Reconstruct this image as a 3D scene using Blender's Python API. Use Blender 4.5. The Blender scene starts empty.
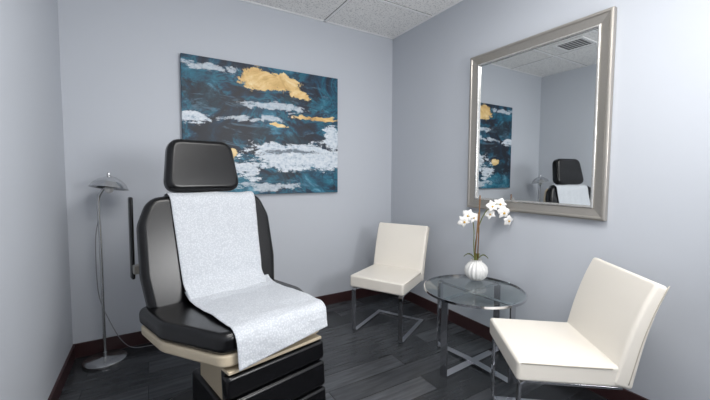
import bpy, bmesh, math, random
from mathutils import Vector, Matrix, noise
random.seed(4)
scene=bpy.context.scene
try:
    scene.view_settings.view_transform='Standard'
    scene.view_settings.look='None'
except Exception: pass

# ------------------------------------------------------------ helpers
def lin(c):
    return tuple(((x/255)/12.92 if x/255<=0.04045 else ((x/255+0.055)/1.055)**2.4) for x in c)+(1.0,)
def newmat(name):
    m=bpy.data.materials.new(name); m.use_nodes=True
    nt=m.node_tree; return m,nt,nt.nodes['Principled BSDF']
def pmat(name,col,rough=.5,metal=0,bump=0,bscale=200,var=0,coat=0,spec=.5,trans=0,stretch=None):
    m,nt,b=newmat(name); N=nt.nodes; L=nt.links
    b.inputs['Base Color'].default_value=lin(col)
    b.inputs['Roughness'].default_value=rough
    b.inputs['Metallic'].default_value=metal
    b.inputs['Coat Weight'].default_value=coat
    b.inputs['Specular IOR Level'].default_value=spec
    b.inputs['Transmission Weight'].default_value=trans
    tc=N.new('ShaderNodeTexCoord'); mp=N.new('ShaderNodeMapping')
    L.new(tc.outputs['Object'],mp.inputs['Vector'])
    if stretch: mp.inputs['Scale'].default_value=stretch
    nz=N.new('ShaderNodeTexNoise'); nz.inputs['Scale'].default_value=bscale; nz.inputs['Detail'].default_value=4
    L.new(mp.outputs['Vector'],nz.inputs['Vector'])
    if bump:
        bp=N.new('ShaderNodeBump'); bp.inputs['Strength'].default_value=bump; bp.inputs['Distance'].default_value=.002
        L.new(nz.outputs['Fac'],bp.inputs['Height']); L.new(bp.outputs['Normal'],b.inputs['Normal'])
    if var:
        n2=N.new('ShaderNodeTexNoise'); n2.inputs['Scale'].default_value=bscale if stretch else 3; n2.inputs['Detail'].default_value=3
        L.new(mp.outputs['Vector'],n2.inputs['Vector'])
        mx=N.new('ShaderNodeMix'); mx.data_type='RGBA'
        c=lin(col); mx.inputs[6].default_value=tuple(x*(1-var) for x in c[:3])+(1,); mx.inputs[7].default_value=tuple(min(1,x*(1+var)) for x in c[:3])+(1,)
        L.new(n2.outputs['Fac'],mx.inputs[0]); L.new(mx.outputs[2],b.inputs['Base Color'])
    return m
def link(o,parent=None):
    scene.collection.objects.link(o)
    if parent: o.parent=parent
    return o
def empty(name,loc=(0,0,0),rz=0,parent=None):
    o=bpy.data.objects.new(name,None); o.location=loc; o.rotation_euler=(0,0,rz); o.empty_display_size=.1
    return link(o,parent)
def from_bm(name,bm,mat,parent=None,loc=(0,0,0),rot=(0,0,0),smooth=True,bevel=0,seg=4,subsurf=0,wn=True,angle=30):
    bmesh.ops.recalc_face_normals(bm,faces=bm.faces)
    me=bpy.data.meshes.new(name); bm.to_mesh(me); bm.free()
    for p in me.polygons: p.use_smooth=smooth
    o=bpy.data.objects.new(name,me); o.location=loc; o.rotation_euler=rot
    if mat: me.materials.append(mat)
    link(o,parent)
    if bevel:
        md=o.modifiers.new('bev','BEVEL'); md.width=bevel; md.segments=seg; md.limit_method='ANGLE'; md.angle_limit=math.radians(angle)
    if subsurf:
        md=o.modifiers.new('ss','SUBSURF'); md.levels=subsurf; md.render_levels=subsurf
    if bevel and wn and smooth:
        md=o.modifiers.new('wn','WEIGHTED_NORMAL'); md.keep_sharp=True
    return o
def box(name,size,loc,mat,parent=None,rot=(0,0,0),bevel=.004,seg=3):
    bm=bmesh.new(); bmesh.ops.create_cube(bm,size=1)
    bmesh.ops.scale(bm,vec=size,verts=bm.verts)
    return from_bm(name,bm,mat,parent,loc,rot,bevel=bevel,seg=seg,smooth=bevel>0)
def roundpoly(pts,rad,n=8):
    out=[]; k=len(pts)
    if not hasattr(rad,'__len__'): rad=[rad]*k
    for i in range(k):
        p0=Vector(pts[i-1]);p=Vector(pts[i]);p1=Vector(pts[(i+1)%k]); r=rad[i]
        a=(p0-p).normalized();b=(p1-p).normalized()
        ang=a.angle(b); d=min(r/math.tan(ang/2),(p0-p).length*.48,(p1-p).length*.48)
        A=p+a*d;B=p+b*d
        for j in range(n+1):
            t=j/n; q=A*(1-t)**2+p*2*t*(1-t)+B*t*t; out.append((q.x,q.y))
    return out
def prism(name,outline,t,mat,parent=None,plane='XY',loc=(0,0,0),rot=(0,0,0),bevel=.02,seg=5,inset=0):
    """outline extruded by t, centred"""
    bm=bmesh.new(); lo=[];hi=[]
    for (a,b) in outline:
        if plane=='XY': lo.append(bm.verts.new((a,b,-t/2)));hi.append(bm.verts.new((a,b,t/2)))
        elif plane=='XZ': lo.append(bm.verts.new((a,-t/2,b)));hi.append(bm.verts.new((a,t/2,b)))
        else: lo.append(bm.verts.new((-t/2,a,b)));hi.append(bm.verts.new((t/2,a,b)))
    bm.faces.new(lo);bm.faces.new(hi); n=len(lo)
    for i in range(n):
        bm.faces.new((lo[i],lo[(i+1)%n],hi[(i+1)%n],hi[i]))
    return from_bm(name,bm,mat,parent,loc,rot,bevel=bevel,seg=seg,angle=50)
def catmull(pts,n=8):
    pts=[Vector(p) for p in pts]; P=[pts[0]*2-pts[1]]+pts+[pts[-1]*2-pts[-2]]; out=[]
    for i in range(1,len(P)-2):
        for j in range(n):
            t=j/n; a,b,c,d=P[i-1],P[i],P[i+1],P[i+2]
            out.append(.5*((2*b)+(c-a)*t+(2*a-5*b+4*c-d)*t*t+(3*b-a-3*c+d)*t**3))
    out.append(pts[-1]); return out
def tube(name,pts,r,mat,parent=None,segs=12,smoothn=0,taper=None):
    if smoothn: pts=catmull(pts,smoothn)
    pts=[Vector(p) for p in pts]; bm=bmesh.new(); rings=[]
    t0=(pts[1]-pts[0]).normalized(); up=Vector((0,0,1)) if abs(t0.z)<.9 else Vector((1,0,0))
    nrm=(up-t0*up.dot(t0)).normalized()
    for i,p in enumerate(pts):
        if i==0:t=t0
        elif i==len(pts)-1:t=(pts[-1]-pts[-2]).normalized()
        else:t=((pts[i+1]-p).normalized()+(p-pts[i-1]).normalized()).normalized()
        nrm=(nrm-t*nrm.dot(t)).normalized(); bi=t.cross(nrm)
        rr=r if taper is None else r*(1+(taper-1)*i/(len(pts)-1))
        rings.append([bm.verts.new(p+(nrm*math.cos(2*math.pi*k/segs)+bi*math.sin(2*math.pi*k/segs))*rr) for k in range(segs)])
    for a,b in zip(rings,rings[1:]):
        for k in range(segs): bm.faces.new((a[k],a[(k+1)%segs],b[(k+1)%segs],b[k]))
    bm.faces.new(rings[0]);bm.faces.new(rings[-1])
    return from_bm(name,bm,mat,parent)
def flatbar(name,pts,w,t,mat,parent=None,wdir=(1,0,0),bevel=.0015):
    """rectangular section swept along polyline lying in the plane perpendicular to wdir"""
    pts=[Vector(p) for p in pts]; wd=Vector(wdir).normalized(); bm=bmesh.new(); rings=[]
    n=len(pts)
    for i,p in enumerate(pts):
        if i==0: t0=(pts[1]-p).normalized(); m=wd.cross(t0).normalized()
        elif i==n-1: t0=(p-pts[-2]).normalized(); m=wd.cross(t0).normalized()
        else:
            a=wd.cross((p-pts[i-1]).normalized()).normalized(); b=wd.cross((pts[i+1]-p).normalized()).normalized()
            m=(a+b); m=m/max(.3,(m.length_squared/2))
        rings.append([bm.verts.new(p+wd*w/2*sx+m*t/2*sy) for sx,sy in((-1,-1),(1,-1),(1,1),(-1,1))])
    for a,b in zip(rings,rings[1:]):
        for k in range(4): bm.faces.new((a[k],a[(k+1)%4],b[(k+1)%4],b[k]))
    bm.faces.new(rings[0]);bm.faces.new(rings[-1])
    return from_bm(name,bm,mat,parent,bevel=bevel,seg=2)
def lathe(name,prof,mat,parent=None,loc=(0,0,0),rot=(0,0,0),segs=48,rib=0,ribn=12,smooth=True):
    bm=bmesh.new(); rings=[]
    for (r,z) in prof:
        if r<1e-5: rings.append([bm.verts.new((0,0,z))])
        else:
            rings.append([bm.verts.new(((r*(1+rib*math.cos(ribn*2*math.pi*k/segs)))*math.cos(2*math.pi*k/segs),(r*(1+rib*math.cos(ribn*2*math.pi*k/segs)))*math.sin(2*math.pi*k/segs),z)) for k in range(segs)])
    for a,b in zip(rings,rings[1:]):
        if len(a)==1 and len(b)==1: continue
        for k in range(segs):
            if len(a)==1: bm.faces.new((a[0],b[(k+1)%segs],b[k]))
            elif len(b)==1: bm.faces.new((a[k],a[(k+1)%segs],b[0]))
            else: bm.faces.new((a[k],a[(k+1)%segs],b[(k+1)%segs],b[k]))
    o=from_bm(name,bm,mat,parent,loc,rot,smooth=smooth)
    md=o.modifiers.new('es','EDGE_SPLIT'); md.split_angle=math.radians(40)
    return o

# ------------------------------------------------------------ materials
def wall_mat(name,col):
    m=pmat(name,col,rough=.6,bump=.12,bscale=260,spec=.3); return m
M_wall=wall_mat('wall_paint',(192,196,203))
M_base=pmat('baseboard_brown',(56,32,33),.45)
M_blackleather=pmat('black_vinyl',(7,7,9),.25,bump=.15,bscale=350,spec=.42)
M_blackplastic=pmat('black_plastic',(14,14,16),.35)
M_beige=pmat('beige_shell',(194,180,156),.4)
M_grey=pmat('grey_metal',(150,148,142),.35,metal=.6)
M_chrome=pmat('chrome',(215,215,218),.08,metal=1)
M_white=pmat('white_leather',(228,222,212),.36,bump=.2,bscale=250)
M_seam=pmat('white_piping',(172,165,152),.5)
M_ceramic=pmat('white_ceramic',(225,224,222),.15,coat=.5)
M_petal=pmat('orchid_petal',(238,236,234),.5)
M_yellow=pmat('orchid_centre',(205,165,60),.5)
M_stem=pmat('orchid_stem',(96,104,48),.5)
M_stake=pmat('bamboo_stake',(120,84,48),.6)
M_silver=pmat('brushed_silver',(172,167,160),.33,metal=.7,var=.12,bscale=40,stretch=(1,1,12))
M_silver_l=pmat('silver_bead',(214,212,208),.25,metal=.8)
M_lampmetal=pmat('brushed_nickel',(200,201,202),.22,metal=.95)
M_cord=pmat('cord_grey',(130,130,134),.5)

# thin embossed exam paper
def paper():
    m,nt,b=newmat('exam_paper');N=nt.nodes;L=nt.links
    b.inputs['Roughness'].default_value=.75
    tc=N.new('ShaderNodeTexCoord'); v=N.new('ShaderNodeTexVoronoi'); v.inputs['Scale'].default_value=14; v.feature='DISTANCE_TO_EDGE'
    nz=N.new('ShaderNodeTexNoise'); nz.inputs['Scale'].default_value=6; nz.inputs['Detail'].default_value=4
    L.new(tc.outputs['Object'],nz.inputs['Vector'])
    va=N.new('ShaderNodeVectorMath'); va.operation='MULTIPLY_ADD'; va.inputs[1].default_value=(.3,.3,.3); L.new(nz.outputs['Color'],va.inputs[0]); L.new(tc.outputs['Object'],va.inputs[2])
    L.new(va.outputs[0],v.inputs['Vector'])
    v2=N.new('ShaderNodeTexVoronoi'); v2.inputs['Scale'].default_value=120; L.new(tc.outputs['Object'],v2.inputs['Vector'])
    rp=N.new('ShaderNodeValToRGB'); rp.color_ramp.elements[0].position=.1; rp.color_ramp.elements[0].color=lin((202,205,209)); rp.color_ramp.elements[1].position=.6; rp.color_ramp.elements[1].color=lin((178,182,188))
    L.new(v2.outputs['Distance'],rp.inputs[0]); L.new(rp.outputs[0],b.inputs['Base Color'])
    b1=N.new('ShaderNodeBump'); b1.inputs['Strength'].default_value=.35; b1.inputs['Distance'].default_value=.002
    b2=N.new('ShaderNodeBump'); b2.inputs['Strength'].default_value=.2; b2.inputs['Distance'].default_value=.01
    b3=N.new('ShaderNodeBump'); b3.inputs['Strength'].default_value=.25; b3.inputs['Distance'].default_value=.025
    L.new(v2.outputs['Distance'],b1.inputs['Height']); L.new(v.outputs['Distance'],b2.inputs['Height']); L.new(nz.outputs['Fac'],b3.inputs['Height'])
    L.new(b1.outputs['Normal'],b2.inputs['Normal']); L.new(b2.outputs['Normal'],b3.inputs['Normal']); L.new(b3.outputs['Normal'],b.inputs['Normal'])
    return m
M_paper=paper()

def glass():
    m,nt,b=newmat('table_glass')
    N=nt.nodes;L=nt.links
    tr=N.new('ShaderNodeBsdfTransparent'); tr.inputs['Color'].default_value=(.84,.88,.88,1)
    gl=N.new('ShaderNodeBsdfGlossy'); gl.inputs['Roughness'].default_value=.02
    fr=N.new('ShaderNodeFresnel'); fr.inputs['IOR'].default_value=1.65
    ge=N.new('ShaderNodeNewGeometry'); s=N.new('ShaderNodeMath'); s.operation='SUBTRACT'; s.inputs[0].default_value=1; L.new(ge.outputs['Backfacing'],s.inputs[1])
    mu=N.new('ShaderNodeMath'); mu.operation='MULTIPLY'; L.new(fr.outputs[0],mu.inputs[0]); L.new(s.outputs[0],mu.inputs[1])
    mx=N.new('ShaderNodeMixShader'); L.new(mu.outputs[0],mx.inputs[0]); L.new(tr.outputs[0],mx.inputs[1]); L.new(gl.outputs[0],mx.inputs[2])
    L.new(mx.outputs[0],N['Material Output'].inputs['Surface'])
    return m
M_glass=glass()
M_mirror=newmat('mirror_glass')[0]
_b=M_mirror.node_tree.nodes['Principled BSDF']; _b.inputs['Metallic'].default_value=1; _b.inputs['Roughness'].default_value=.01; _b.inputs['Base Color'].default_value=(.80,.82,.82,1)

def floor_mat():
    m,nt,b=newmat('dark_vinyl_plank');N=nt.nodes;L=nt.links
    tc=N.new('ShaderNodeTexCoord')
    br=N.new('ShaderNodeTexBrick'); br.offset=.37; br.inputs['Scale'].default_value=1
    br.inputs['Brick Width'].default_value=.92; br.inputs['Row Height'].default_value=.152
    br.inputs['Mortar Size'].default_value=.0022; br.inputs['Mortar Smooth'].default_value=.1; br.inputs['Bias'].default_value=0
    br.inputs['Color1'].default_value=(0,0,0,1); br.inputs['Color2'].default_value=(1,1,1,1); br.inputs['Mortar'].default_value=(0,0,0,1)
    L.new(tc.outputs['Object'],br.inputs['Vector'])
    ramp=N.new('ShaderNodeValToRGB'); ramp.color_ramp.elements[0].color=lin((40,42,45)); ramp.color_ramp.elements[1].color=lin((80,82,86))
    L.new(br.outputs['Color'],ramp.inputs[0])
    mp=N.new('ShaderNodeMapping'); mp.inputs['Scale'].default_value=(1.6,16,1); L.new(tc.outputs['Object'],mp.inputs[0])
    nz=N.new('ShaderNodeTexNoise'); nz.inputs['Scale'].default_value=2.2; nz.inputs['Detail'].default_value=8; nz.inputs['Roughness'].default_value=.62
    L.new(mp.outputs[0],nz.inputs['Vector'])
    r2=N.new('ShaderNodeValToRGB'); r2.color_ramp.elements[0].position=.28; r2.color_ramp.elements[1].position=.75
    r2.color_ramp.elements[0].color=(.5,.5,.5,1); r2.color_ramp.elements[1].color=(1.3,1.3,1.3,1)
    L.new(nz.outputs['Fac'],r2.inputs[0])
    mu=N.new('ShaderNodeMix'); mu.data_type='RGBA'; mu.blend_type='MULTIPLY'; mu.inputs[0].default_value=1
    L.new(ramp.outputs[0],mu.inputs[6]); L.new(r2.outputs[0],mu.inputs[7])
    m2=N.new('ShaderNodeMix'); m2.data_type='RGBA'; m2.inputs[7].default_value=lin((10,10,11))
    L.new(br.outputs['Fac'],m2.inputs[0]); L.new(mu.outputs[2],m2.inputs[6]); L.new(m2.outputs[2],b.inputs['Base Color'])
    b.inputs['Roughness'].default_value=.25; b.inputs['Specular IOR Level'].default_value=.5
    bp=N.new('ShaderNodeBump'); bp.inputs['Strength'].default_value=.12; bp.inputs['Distance'].default_value=.002
    L.new(nz.outputs['Fac'],bp.inputs['Height']); L.new(bp.outputs[0],b.inputs['Normal'])
    return m
M_floor=floor_mat()

def ceil_mat():
    m,nt,b=newmat('acoustic_tile');N=nt.nodes;L=nt.links
    tc=N.new('ShaderNodeTexCoord')
    nz=N.new('ShaderNodeTexNoise'); nz.inputs['Scale'].default_value=75; nz.inputs['Detail'].default_value=5
    L.new(tc.outputs['Object'],nz.inputs['Vector'])
    r=N.new('ShaderNodeValToRGB'); r.color_ramp.elements[0].position=.36; r.color_ramp.elements[1].position=.48
    r.color_ramp.elements[0].color=lin((202,202,202)); r.color_ramp.elements[1].color=lin((242,241,239))
    L.new(nz.outputs['Fac'],r.inputs[0]); L.new(r.outputs[0],b.inputs['Base Color'])
    bp=N.new('ShaderNodeBump'); bp.inputs['Strength'].default_value=.2; bp.inputs['Distance'].default_value=.003
    L.new(nz.outputs['Fac'],bp.inputs['Height']); L.new(bp.outputs[0],b.inputs['Normal'])
    b.inputs['Roughness'].default_value=.9
    return m
M_ceil=ceil_mat()
M_grid=pmat('ceiling_grid_white',(240,240,240),.5)

# ------------------------------------------------------------ room shell
H=2.7293; XL=-2.7439; YF=-4.3
def slab(name,x0,x1,y0,y1,z0,z1,mat):
    return box(name,(x1-x0,y1-y0,z1-z0),((x0+x1)/2,(y0+y1)/2,(z0+z1)/2),mat,bevel=0)
slab('floor',XL-.1,.1,YF-.1,.1,-.1,0,M_floor)
slab('ceiling',XL-.1,.1,YF-.1,.1,H,H+.1,M_ceil)
slab('wall_back',XL-.1,.1,0,.1,0,H,M_wall)
slab('wall_right',0,.1,YF,0,0,H,M_wall)
slab('wall_left',XL-.1,XL,YF,0,0,H,M_wall)
slab('wall_front',XL-.1,.1,YF-.1,YF,0,H,M_wall)
bh=.1
slab('baseboard_back',XL,0,-.012,0,0,bh,M_base)
slab('baseboard_right',-.012,0,YF,-.012,0,bh,M_base)
slab('baseboard_left',XL,XL+.012,YF,-.012,0,bh,M_base)
slab('baseboard_front',XL+.012,-.012,YF,YF+.012,0,bh,M_base)
# ceiling grid
g=empty('ceiling_grid_trim',(0,0,0))
M_gapshade=pmat('painted_gap_shade',(110,110,112),.7)  # flat grey paints in the shade of grid gaps and vent opening
for i,x in enumerate((-.80,-2.02)):
    box('bar_x_%d'%i,(.024,-YF,.006),(x,YF/2,H-.003),M_grid,g,bevel=.001)
    for j,sx in enumerate((-.014,.014)):
        box('shade_strip_x_%d_%d'%(i,j),(.006,-YF,.002),(x+sx,YF/2,H-.001),M_gapshade,g,bevel=0)
for i in range(7):
    box('bar_y_%d'%i,(-XL,.024,.006),(XL/2,-.60-.61*i,H-.0035),M_grid,g,bevel=.001)
    for j,sx in enumerate((-.014,.014)):
        box('shade_strip_y_%d_%d'%(i,j),(-XL,.006,.002),(XL/2,-.60-.61*i+sx,H-.001),M_gapshade,g,bevel=0)
box('angle_back',(-XL,.02,.006),(XL/2,-.01,H-.003),M_grid,g,bevel=.001)
box('angle_right',(.02,-YF,.006),(-.01,YF/2,H-.003),M_grid,g,bevel=.001)
# air vent
av=empty('ceiling_air_vent',(-1.80,-.93,H-.002))
for nm,s,l in (('frame_a',(.32,.025,.012),(0,.148,-.008)),('frame_b',(.32,.025,.012),(0,-.148,-.008)),('frame_c',(.025,.28,.012),(.148,0,-.008)),('frame_d',(.025,.28,.012),(-.148,0,-.008))):
    box(nm,s,l,M_grid,av,bevel=.002)
box('duct',(.28,.28,.004),(0,0,-.003),M_gapshade,av,bevel=0)
for i in range(8):
    box('louvre_%d'%i,(.275,.018,.003),(0,-.122+.035*i,-.010),M_grid,av,rot=(.6,0,0),bevel=0)

# troffers
def emis(name,col,s):
    m=bpy.data.materials.new(name);m.use_nodes=True;nt=m.node_tree
    nt.nodes.remove(nt.nodes['Principled BSDF']); e=nt.nodes.new('ShaderNodeEmission'); e.inputs[0].default_value=col; e.inputs[1].default_value=s
    nt.links.new(e.outputs[0],nt.nodes['Material Output'].inputs[0]); return m
M_em=emis('troffer_diffuser',(1,.98,.95,1),4)
def troffer(loc,pw):
    e=empty('ceiling_light_panel',loc)
    box('diffuser',(1.14,.53,.006),(0,0,-.008),M_em,e,bevel=0)
    for nm,s,l in (('frame_a',(1.19,.025,.02),(0,.277,-.01)),('frame_b',(1.19,.025,.02),(0,-.277,-.01)),('frame_c',(.025,.53,.02),(.583,0,-.01)),('frame_d',(.025,.53,.02),(-.583,0,-.01))):
        box(nm,s,l,M_grid,e,bevel=.002)
    ld=bpy.data.lights.new('panel_light','AREA'); ld.shape='RECTANGLE'; ld.size=1.12; ld.size_y=.5; ld.energy=pw; ld.color=(1,.99,.97)
    lo=bpy.data.objects.new('panel_light',ld); lo.location=(0,0,-.03); link(lo,e)
troffer((-1.41,-2.125,H-.006),20)
troffer((-1.41,-3.345,H-.006),24)  # second panel, unseen, added to even out the light
# added fill light for ceiling and left wall, aimed up and across the room
ld=bpy.data.lights.new('added_fill_light','AREA'); ld.shape='DISK'; ld.size=.9; ld.energy=46; ld.color=(1,1,1)
lo=bpy.data.objects.new('added_fill_light',ld); lo.location=(-.65,-3.65,1.6)
lo.rotation_euler=(Vector((-1.15,1.3,.85))).to_track_quat('-Z','Y').to_euler(); link(lo)

# ------------------------------------------------------------ painting
def painting_mat(W,Ht):
    m,nt,b=newmat('abstract_paint');N=nt.nodes;L=nt.links
    def mth(op,a,bv=None,clamp=False):
        n=N.new('ShaderNodeMath');n.operation=op;n.use_clamp=clamp
        for i,x in enumerate((a,bv)):
            if x is None: continue
            if isinstance(x,(int,float)): n.inputs[i].default_value=x
            else: L.new(x,n.inputs[i])
        return n.outputs[0]
    tc=N.new('ShaderNodeTexCoord'); sp=N.new('ShaderNodeSeparateXYZ'); L.new(tc.outputs['Object'],sp.inputs[0])
    def nz(scale,sx,sz,det=8,rough=.6,off=0,dist=0,rot=0):
        mp=N.new('ShaderNodeMapping'); mp.inputs['Scale'].default_value=(sx,1,sz); mp.inputs['Location'].default_value=(off,off,off); mp.inputs['Rotation'].default_value=(0,rot,0)
        L.new(tc.outputs['Object'],mp.inputs[0]); n=N.new('ShaderNodeTexNoise'); n.inputs['Scale'].default_value=scale; n.inputs['Detail'].default_value=det; n.inputs['Roughness'].default_value=rough; n.inputs['Distortion'].default_value=dist
        L.new(mp.outputs[0],n.inputs['Vector']); return n.outputs['Fac']
    nA=nz(1.7,1,1.5,11,.62,3.1,2.2,.3); nB=nz(3.6,1,1.6,11,.70,9.2,1.1); nC=nz(22,1,1.4,6,.8,1.7); nE=nz(3.0,1,1.5,10,.66,14.3,1.8,.3)
    nS=nz(3.5,1,3.6,10,.74,27,.8,.2); nS2=nz(3.0,1,3.4,10,.74,44,1.2,-.35)
    nW=nz(2.4,1,1.1,4,.55,21); nV=nz(2.2,1,1.3,4,.55,35)
    s=mth('ADD',mth('DIVIDE',sp.outputs[0],W),.5); t=mth('ADD',mth('DIVIDE',sp.outputs[2],Ht),.5)
    s=mth('ADD',s,mth('MULTIPLY',mth('SUBTRACT',nV,.5),.24)); t=mth('ADD',t,mth('MULTIPLY',mth('SUBTRACT',nW,.5),.20))
    nD=mth('ADD',mth('MULTIPLY',nB,.6),mth('MULTIPLY',nC,.4))
    nF=mth('ADD',mth('MULTIPLY',nS,.7),mth('MULTIPLY',nC,.3))
    def ramp(fac,stops):
        r=N.new('ShaderNodeValToRGB'); cr=r.color_ramp
        cr.elements[0].position=stops[0][0]; cr.elements[0].color=lin(stops[0][1]); cr.elements[1].position=stops[-1][0]; cr.elements[1].color=lin(stops[-1][1])
        for p,c in stops[1:-1]:
            e=cr.elements.new(p); e.color=lin(c)
        L.new(fac,r.inputs[0]); return r.outputs[0]
    col=ramp(nA,[(.35,(4,10,24)),(.43,(6,32,54)),(.475,(6,64,90)),(.51,(12,100,122)),(.54,(6,44,68)),(.60,(30,104,130)),(.70,(110,162,184))])
    def mix(c1,fac,c2):
        n=N.new('ShaderNodeMix');n.data_type='RGBA';L.new(fac,n.inputs[0]);L.new(c1,n.inputs[6])
        if isinstance(c2,tuple): n.inputs[7].default_value=lin(c2)
        else: L.new(c2,n.inputs[7])
        return n.outputs[2]
    def mask(cx,cy,rx,ry,k,sharp=9,noi=None,slope=0):
        noi=noi or nB
        dx=mth('DIVIDE',mth('SUBTRACT',s,cx),rx)
        tt=mth('SUBTRACT',t,cy)
        if slope: tt=mth('SUBTRACT',tt,mth('MULTIPLY',mth('SUBTRACT',s,cx),slope))
        dy=mth('DIVIDE',tt,ry)
        q=mth('ADD',mth('MULTIPLY',dx,dx),mth('MULTIPLY',dy,dy))
        v=mth('SUBTRACT',1,q)
        v=mth('ADD',v,mth('MULTIPLY',mth('SUBTRACT',noi,.5),k))
        return mth('MULTIPLY',v,sharp,True)
    # dark masses
    for a in ((.14,.74,.20,.10,7),(.42,.45,.42,.085,7),(.1,.3,.2,.2,7),(.72,.78,.2,.05,7),(.55,.12,.25,.06,7)):
        col=mix(col,mth('MULTIPLY',mask(*a,sharp=1.4,noi=nE),.8),(6,15,29))
    # teal washes
    for a in ((.88,.76,.16,.10,7),(.1,.90,.16,.08,7),(.25,.08,.35,.09,7),(.85,.08,.2,.06,7)):
        col=mix(col,mth('MULTIPLY',mask(*a,sharp=1.4,noi=nE),.85),ramp(nB,[(.38,(4,46,70)),(.53,(14,104,128)),(.68,(110,164,182))]))
    # dry-brush light blue streaks
    st=mth('MULTIPLY',mth('SUBTRACT',nS2,.56),10,True)
    col=mix(col,mth('MULTIPLY',st,.45),(110,150,174))
    # white passages
    white=ramp(nC,[(.34,(120,146,168)),(.46,(196,206,216)),(.6,(222,227,232))])
    for a in ((.05,.57,.09,.06,8),(.72,.29,.33,.125,7),(.95,.48,.08,.14,7),(.36,.20,.08,.09,12)):
        col=mix(col,mask(*a,sharp=4,noi=nF),white)
    for a in ((.50,.71,.22,.030,9),(.38,.60,.24,.028,10),(.16,.95,.16,.025,9),(.5,.05,.22,.025,9)):
        col=mix(col,mth('MULTIPLY',mask(*a,sharp=2,noi=nF),.75),white)
    col=mix(col,mth('MULTIPLY',mask(.66,.33,.18,.018,10,sharp=3,noi=nC),.8),(30,60,80))
    col=mix(col,mth('MULTIPLY',mth('SUBTRACT',nC,.66),14,True),(206,214,222))
    gold=ramp(nB,[(.36,(190,146,80)),(.5,(226,190,126)),(.65,(244,222,172))])
    for a in ((.52,.90,.20,.08,6),(.70,.83,.08,.04,7),(.84,.655,.17,.022,8),(.27,.33,.06,.035,7),(.55,.565,.07,.014,8)):
        col=mix(col,mask(*a,sharp=10,noi=nD),gold)
    L.new(col,b.inputs['Base Color']); b.inputs['Roughness'].default_value=.5
    return m
px0,px1,pz0,pz1=-2.029,-.680,1.117,2.2075
W=px1-px0;Hp=pz1-pz0
pe=empty('abstract_painting',((px0+px1)/2,-.022,(pz0+pz1)/2))
box('canvas',(W,.036,Hp),(0,0,0),painting_mat(W,Hp),pe,bevel=.003)
box('stretcher_back',(W-.06,.006,Hp-.06),(0,.018,0),pmat('stretcher_wood',(150,120,85),.7),pe,bevel=0)

# ------------------------------------------------------------ mirror
my0,my1,mz0,mz1=-2.063,-1.074,1.029,2.218
mw=my1-my0;mh=mz1-mz0
me_=empty('wall_mirror',(0,(my0+my1)/2,(mz0+mz1)/2))
def frame_ring(name,prof,mat,parent):
    """prof: list of (inset from outer edge, height off wall)"""
    bm=bmesh.new(); rings=[]
    for ins,hh in prof:
        a=mw/2-ins;c=mh/2-ins
        rings.append([bm.verts.new((-hh,y,z)) for y,z in((-a,-c),(a,-c),(a,c),(-a,c))])
    n=len(rings)
    for i in range(n):
        A=rings[i];B=rings[(i+1)%n]
        for k in range(4): bm.faces.new((A[k],A[(k+1)%4],B[(k+1)%4],B[k]))
    return from_bm(name,bm,mat,parent,smooth=False,bevel=.0015,seg=2)
frame_ring('frame_outer',[(0,.002),(0,.034),(.008,.038),(.016,.038),(.022,.033),(.066,.022),(.066,.002)],M_silver,me_)
frame_ring('frame_bead',[(.066,.003),(.066,.026),(.070,.029),(.078,.029),(.082,.025),(.082,.003)],M_silver_l,me_)
box('glass',(.006,mw-.15,mh-.15),(-.009,0,0),M_mirror,me_,bevel=0)

# ------------------------------------------------------------ exam chair
ch=empty('exam_chair',(-1.882,-1.237,.064),math.radians(12.5)); ch.scale=(.95,.95,.95)
sp_=empty('seat_group',(0,.30,.55),0,ch); tilt=math.radians(-4.5); sp_.rotation_euler=(tilt,0,0)
seat_out=roundpoly([(-.25,-.41),(.25,-.41),(.385,-.02),(.40,.33),(.30,.38),(-.30,.38),(-.40,.33),(-.385,-.02)],[.07,.07,.25,.06,.06,.06,.06,.25])
seat_out=[(x,y-.30) for x,y in seat_out]
prism('seat_cushion',seat_out,.09,M_blackleather,sp_,loc=(0,0,-.005),bevel=.032,seg=6)
shell_out=[(x*.985,(y+.3)*.985-.3) for x,y in seat_out]
prism('seat_shell',shell_out,.05,M_beige,sp_,loc=(0,0,-.075),bevel=.012,seg=4)
prism('seat_chassis',roundpoly([(-.24,-.54),(.24,-.54),(.26,.0),(-.26,.0)],.05),.05,M_beige,sp_,loc=(0,0,-.12),bevel=.02)
a=math.radians(-14); bx,by,bz=0,.27,.555
back_out=roundpoly([(-.36,0),(.36,0),(.385,.2),(.38,.47),(.32,.62),(-.32,.62),(-.38,.47),(-.385,.2)],[.05,.05,.3,.15,.10,.10,.15,.3])
prism('backrest_cushion',back_out,.10,M_blackleather,ch,plane='XZ',loc=(bx,by,bz),rot=(a,0,0),bevel=.036,seg=6)
back_sh=[(x*.97,.02+y*.96) for x,y in back_out]
def bk(h,n):  # point on backrest: height along, distance toward front
    return (by-math.sin(a)*h-math.cos(a)*n, bz+math.cos(a)*h-math.sin(a)*n)
p=bk(0,-.062); prism('backrest_shell',back_sh,.03,M_beige,ch,plane='XZ',loc=(0,p[0],p[1]),rot=(a,0,0),bevel=.01,seg=3)
hd_out=roundpoly([(-.225,-.155),(.225,-.155),(.185,.165),(-.185,.165)],[.075,.075,.085,.085])
p=bk(.80,-.0); prism('headrest_cushion',hd_out,.10,M_blackleather,ch,plane='XZ',loc=(-.01,p[0],p[1]),rot=(a+.06,0,0),bevel=.036,seg=6)
p=bk(.65,-.055); box('headrest_bracket',(.12,.02,.30),(0,p[0],p[1]),M_grey,ch,rot=(a,0,0),bevel=.005)
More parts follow.
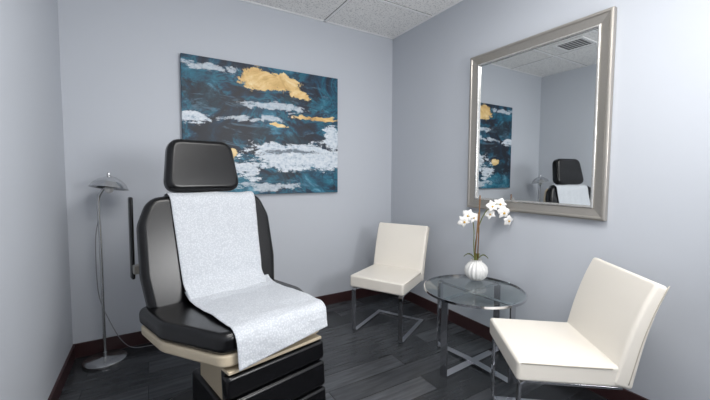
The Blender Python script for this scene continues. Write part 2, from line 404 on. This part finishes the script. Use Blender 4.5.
def seatpt(y,z):   # point in un-tilted seat coordinates -> chair coordinates
    yy=y-.30; zz=z-.55
    return (.30+yy*math.cos(tilt)-zz*math.sin(tilt), .55+yy*math.sin(tilt)+zz*math.cos(tilt))
def sheet(name,path,left,right,seed,amp=1,skew=0):
    """path: (y,z) profile; left/right: functions of f giving edge x"""
    path=catmull([(0,y,z) for y,z in path],8)
    bm=bmesh.new(); NX=44; rows=[]
    for i,q in enumerate(path):
        f=i/(len(path)-1)
        tn=(path[min(i+1,len(path)-1)]-path[max(i-1,0)]).normalized()
        nn=Vector((0,tn.z,-tn.y))          # outward for a path running front-and-down
        row=[]
        for j in range(NX+1):
            u=j/NX; x=left(f)*(1-u)+right(f)*u
            w=amp*(.007*noise.noise(Vector((x*5,f*6,seed)))+.003*noise.noise(Vector((x*13,f*15,seed+5)))+.0022*abs(noise.noise(Vector((x*26,f*30,seed+8)))))
            dz=-skew*(1-u)*max(0,(f-.86)/.14)
            row.append(bm.verts.new(Vector((x,q.y,q.z+dz))+nn*(w+.007)))
        rows.append(row)
    for A,B in zip(rows,rows[1:]):
        for j in range(NX): bm.faces.new((A[j],A[j+1],B[j+1],B[j]))
    o=from_bm(name,bm,M_paper,ch); md=o.modifiers.new('sol','SOLIDIFY'); md.thickness=.0008
path=[bk(.50,-.062),bk(.59,-.058),bk(.625,-.03),bk(.630,.0),bk(.622,.03),bk(.59,.056),bk(.50,.055),bk(.4,.054),bk(.3,.055),bk(.2,.058),bk(.12,.064),
      seatpt(.17,.628),seatpt(.13,.602),seatpt(.05,.594)]
sheet('paper_back',path,lambda f:-.24+.05*f,lambda f:.26+.02*math.sin(f*4),2.0,1.0)
path=[seatpt(.215,.640),seatpt(.18,.618),seatpt(.13,.606),seatpt(.05,.600),seatpt(-.08,.597),seatpt(-.2,.597),seatpt(-.31,.597),seatpt(-.38,.592),seatpt(-.412,.572),seatpt(-.424,.545),seatpt(-.431,.51),seatpt(-.436,.487)]
sheet('paper_seat',path,lambda f:-.20+.0*f,lambda f:.30-.05*f,7.0,1.0,skew=.05)
# structure
box('lift_column',(.20,.30,.26),(-.06,-.02,.31),M_beige,ch,bevel=.012)
box('lift_column_panel',(.10,.012,.16),(-.06,-.175,.33),M_grey,ch,bevel=.004)
box('lift_column_cover',(.32,.42,.20),(-.02,.0,.12),M_blackplastic,ch,bevel=.02)
base_out=roundpoly([(-.28,-.42),(.28,-.42),(.30,.36),(-.30,.36)],.1)
prism('base',base_out,.09,M_blackplastic,ch,loc=(0,0,-.0674+.045),bevel=.02)
for i,sx in enumerate((-.27,.27)):
    box('back_hinge_%d'%i,(.05,.10,.22),(sx,.33,.46),M_grey,ch,rot=(a,0,0),bevel=.01)
# leg rest: padded panel in three ribs
lg=empty('legrest',(0,-.372,.475),0,ch); lg.rotation_euler=(math.radians(-5),0,0)
box('legrest_panel',(.47,.05,.38),(.005,.02,-.19),M_blackplastic,lg,bevel=.01)
zc=-.005
for i,hh in enumerate((.10,.13,.13)):
    box('legrest_pad_%d'%i,(.49,.06,hh-.006),(.005,-.018,zc-hh/2),M_blackleather,lg,bevel=.018,seg=5); zc-=hh
box('legrest_trim',(.47,.085,.014),(.005,-.0,.004),M_beige,lg,bevel=.004)
box('legrest_rail',(.30,.03,.30),(0,-.30,.30),M_grey,ch,bevel=.005)
box('footrest_drawer',(.44,.24,.10),(0,-.26,.16),M_blackplastic,ch,bevel=.015)
# arm support on the near side (folded up)
box('arm_pad',(.018,.05,.46),(-.385,.50,.93),M_blackleather,ch,bevel=.008)
box('arm_bracket',(.06,.04,.05),(-.36,.46,.76),M_grey,ch,bevel=.006)

# ------------------------------------------------------------ accent chairs
def slipper(loc,deg):
    c=empty('white_accent_chair',loc,math.radians(deg))
    so=roundpoly([(-.235,-.26),(.235,-.26),(.228,.19),(-.228,.19)],.02)
    prism('seat',so,.095,M_white,c,loc=(0,0,.425),bevel=.02,seg=5)
    prof=[(.172,.378),(.190,.46),(.222,.60),(.262,.73),(.305,.835)]
    cp=catmull([(0,y,z) for y,z in prof],4); bm=bmesh.new(); rows=[]
    n=len(cp)
    for i,q in enumerate(cp):
        tn=(cp[min(i+1,n-1)]-cp[max(i-1,0)]).normalized(); nn=Vector((0,-tn.z,tn.y))
        f=i/(n-1); th=.085-.03*f; w=.232+.008*f
        rows.append([bm.verts.new(Vector((sx*w,0,0))+q+nn*sy*th/2) for sx,sy in((-1,-1),(1,-1),(1,1),(-1,1))])
    for A,B in zip(rows,rows[1:]):
        for k in range(4): bm.faces.new((A[k],A[(k+1)%4],B[(k+1)%4],B[k]))
    bm.faces.new(rows[0]);bm.faces.new(rows[-1])
    from_bm('back',bm,M_white,c,bevel=.016,seg=5)
    for i,sx in enumerate((-1,1)):
        tube('seam_%d'%i,[(sx*.2355,-.24,.462),(sx*.2325,.13,.462)],.0022,M_seam,c,segs=6)
        tube('back_seam_%d'%i,[(sx*(.2325+.0085*k/(n-1)),q.y+.018,q.z) for k,q in enumerate(cp[1:])],.0022,M_seam,c,segs=6)
    for i,sx in enumerate((-1,1)):
        x=sx*.205
        arc=[(x,.18,.372),(x,-.215,.372),(x,-.235,.36),(x,-.24,.345),(x,-.24,.03),(x,-.235,.012),(x,-.22,.006),(x,.24,.006)]
        flatbar('leg_%d'%i,arc,.035,.011,M_chrome,c)
    box('floor_bar',(.445,.035,.011),(0,.2375,.0062),M_chrome,c,bevel=.002)
    box('seat_bar',(.40,.035,.010),(0,.10,.3722),M_chrome,c,bevel=.002)
    return c
slipper((-.535,-.70,0),-61.1)
slipper((-.530,-2.085,0),-128.1)

# ------------------------------------------------------------ side table
tx,ty,tz=-.385,-1.45,.52
tb=empty('glass_side_table',(tx,ty,0))
R=.325
lathe('glass_top',[(0,tz-.010),(R-.006,tz-.010),(R-.002,tz-.008),(R-.002,tz-.002),(R-.006,tz),(0,tz)],M_glass,tb,segs=96)
lathe('rim',[(R-.004,tz-.014),(R+.004,tz-.014),(R+.004,tz+.001),(R-.002,tz+.001),(R-.002,tz-.003),(R-.004,tz-.003),(R-.004,tz-.014)],M_chrome,tb,segs=96)
for i,(ang,dz) in enumerate(((4,0),(94,.0))):
    an=math.radians(ang); d=Vector((math.cos(an),math.sin(an),0)); r=.285; wd=(-d.y,d.x,0); o=.0105*i
    P2=[d*-r+Vector((0,0,tz-.017)),d*-r+Vector((0,0,.006)),d*-.05+Vector((0,0,.006+o)),d*.05+Vector((0,0,.006+o)),d*r+Vector((0,0,.006)),d*r+Vector((0,0,tz-.017))]
    flatbar('frame_%d'%i,P2,.05,.011,M_chrome,tb,wdir=wd)
    flatbar('top_bar_%d'%i,[d*-r+Vector((0,0,tz-.018-o)),d*r+Vector((0,0,tz-.018-o))],.03,.008,M_chrome,tb,wdir=wd)

# ------------------------------------------------------------ vase with orchid
vs=empty('orchid_vase',(-.214,-1.33,tz+.0015))
lathe('vase_body',[(0,0),(.036,0),(.05,.008),(.072,.035),(.080,.066),(.074,.098),(.056,.122),(.038,.134),(.036,.142),(.041,.152),(.036,.152),(.030,.14),(.03,.13),(.0,.125)],M_ceramic,vs,segs=112,rib=.05,ribn=16)
def bloom(c,face,size,tilt=0):
    bm=bmesh.new()
    face=Vector(face).normalized(); q=face.to_track_quat('Z','Y').to_matrix().to_4x4()
    q=Matrix.Translation(c)@q@Matrix.Rotation(tilt,4,'Z')
    def petal(ang,Ln,Wd,curl):
        n=7;mgrid=[]
        for i in range(n+1):
            t=i/n; w=Wd*math.sin(math.pi*min(1,.08+t*.92)**.8)*.5+ .0006
            row=[]
            for j in range(5):
                s_=j/4*2-1
                v=Vector((s_*w, t*Ln, curl*t*t*Ln - .15*abs(s_)**2*w + .1*Ln*math.sin(t*3)))
                row.append(bm.verts.new(q@(Matrix.Rotation(ang,4,'Z')@v)))
            mgrid.append(row)
        for A,B in zip(mgrid,mgrid[1:]):
            for j in range(4): bm.faces.new((A[j],A[j+1],B[j+1],B[j]))
    for ang,l,w in ((0,1,.7),(math.radians(72),.98,.98),(math.radians(-72),.98,.98),(math.radians(142),.95,.62),(math.radians(-142),.95,.62)):
        petal(ang,size*l,size*w,-.12)
    return bm,q
def add_bloom(i,c,face,size,tilt):
    bm,q=bloom(Vector(c),face,size,tilt)
    o=from_bm('bloom_%d'%i,bm,M_petal,vs); md=o.modifiers.new('sol','SOLIDIFY'); md.thickness=.0012
    bm=bmesh.new(); bmesh.ops.create_uvsphere(bm,u_segments=10,v_segments=8,radius=size*.15)
    bmesh.ops.transform(bm,matrix=q@Matrix.Translation((0,-size*.1,size*.12)),verts=bm.verts)
    from_bm('bloom_lip_%d'%i,bm,M_yellow,vs)
stemA=catmull([(0,0,.11),(-.005,.01,.25),(.02,0,.40),(.05,-.03,.50),(.09,-.07,.555),(.13,-.10,.55),(.155,-.12,.50)],6)
stemB=catmull([(-.01,0,.11),(-.02,.01,.24),(-.01,.02,.36),(-.03,.02,.44),(-.06,.03,.47),(-.09,.05,.45)],6)
tube('stem_a',stemA,.0035,M_stem,vs,segs=8); tube('stem_b',stemB,.0035,M_stem,vs,segs=8)
tube('stake',[(.012,0,.10),(.022,0,.62)],.0045,M_stake,vs,segs=8)
tube('stake_2',[(-.012,.01,.10),(.0,-.01,.50)],.004,M_stake,vs,segs=8)
bl=[((.075,-.065,.545),(-.5,-.8,.3),.048,.2),((.12,-.095,.56),(-.7,-.6,.2),.05,.9),((.14,-.115,.50),(-.4,-.9,-.1),.055,0),((.085,-.04,.485),(-.8,-.5,.1),.045,.5),((.165,-.135,.44),(-.3,-.9,-.2),.045,1.2),
    ((-.025,.015,.46),(-.5,-.8,.2),.045,.3),((-.06,.035,.475),(-.8,-.6,.1),.05,-.4),((-.085,.05,.43),(-.5,-.8,-.2),.052,.7)]
for i,(c,f,s_,t_) in enumerate(bl): add_bloom(i,c,f,s_,t_)
for i,(ang,l) in enumerate(((2.2,.09),(-.9,.08),(.6,.07))):
    bm=bmesh.new(); rows=[]
    for k in range(8):
        t=k/7; w=.018*math.sin(math.pi*(.1+.9*t))+.0005
        cc=Vector((math.cos(ang)*l*t,math.sin(ang)*l*t,.14+.045*math.sin(t*2.6))); sd=Vector((-math.sin(ang),math.cos(ang),0))
        rows.append([bm.verts.new(cc-sd*w+Vector((0,0,.005))),bm.verts.new(cc),bm.verts.new(cc+sd*w+Vector((0,0,.005)))])
    for A,B in zip(rows,rows[1:]):
        for k in range(2): bm.faces.new((A[k],A[k+1],B[k+1],B[k]))
    o=from_bm('leaf_%d'%i,bm,M_stem,vs); md=o.modifiers.new('sol','SOLIDIFY'); md.thickness=.0015

# ------------------------------------------------------------ floor lamp
lp=empty('floor_lamp',(-2.550,-.15,0))
lathe('base',[(0,0),(.123,0),(.127,.004),(.127,.014),(.12,.02),(.03,.026),(.014,.032),(.012,.06),(0,.06)],M_lampmetal,lp,segs=64)
post=[(0,0,.03),(0,0,.4),(0,0,.8),(-.003,0,1.0),(-.004,-.002,1.08),(.004,-.006,1.14),(.03,-.02,1.185),(.055,-.035,1.20)]
tube('post',post,.0095,M_lampmetal,lp,smoothn=8)
sh=(.062,-.038,1.195)
prof=[(.014,.075),(.03,.072),(.065,.055),(.095,.028),(.110,0),(.113,-.004),(.107,-.002),(.092,.024),(.062,.050),(.03,.066),(0,.068)]
lathe('shade',[(0,.078)]+prof,M_lampmetal,lp,loc=sh,rot=(math.radians(-8),math.radians(8),0),segs=64)
lathe('shade_knob',[(0,.10),(.008,.098),(.011,.088),(.011,.076),(0,.074)],M_lampmetal,lp,loc=sh,segs=24)
lathe('socket',[(0,-.02),(.016,-.02),(.02,0),(.02,.05),(0,.06)],M_blackplastic,lp,loc=sh,segs=24)
bm=bmesh.new(); bmesh.ops.create_uvsphere(bm,u_segments=20,v_segments=12,radius=.026)
from_bm('bulb',bm,M_ceramic,lp,loc=(sh[0],sh[1],sh[2]-.012))
cord=[(-.004,.008,1.0),(-.028,.02,.85),(-.032,.03,.6),(-.02,.04,.42),(.03,.05,.25),(.09,.06,.10),(.16,.07,.02),(.28,.07,.006),(.42,.04,.006)]
tube('cord',cord,.003,M_cord,lp,segs=8,smoothn=8)

# ------------------------------------------------------------ world + camera
w=bpy.data.worlds.new('world'); scene.world=w; w.use_nodes=True
w.node_tree.nodes['Background'].inputs[0].default_value=(.8,.85,.9,1); w.node_tree.nodes['Background'].inputs[1].default_value=.3
yaw,pitch,roll=[math.radians(v) for v in (30.7584,3.3601,.2223)]
Fh=Vector((math.sin(yaw),math.cos(yaw),0));R_=Vector((math.cos(yaw),-math.sin(yaw),0));Z=Vector((0,0,1))
F=Fh*math.cos(pitch)-Z*math.sin(pitch);U=Fh*math.sin(pitch)+Z*math.cos(pitch)
R2=R_*math.cos(roll)+U*math.sin(roll);U2=-R_*math.sin(roll)+U*math.cos(roll)
cam=bpy.data.cameras.new('camera'); co=bpy.data.objects.new('camera',cam); link(co)
m=Matrix((R2,U2,-F)).transposed().to_4x4(); m.translation=Vector((-2.2444,-3.0,1.2869)); co.matrix_world=m
cam.sensor_width=36; cam.lens=342.2573/710*36; cam.shift_y=-(200-194.9666)/710; cam.clip_start=.02
scene.camera=co
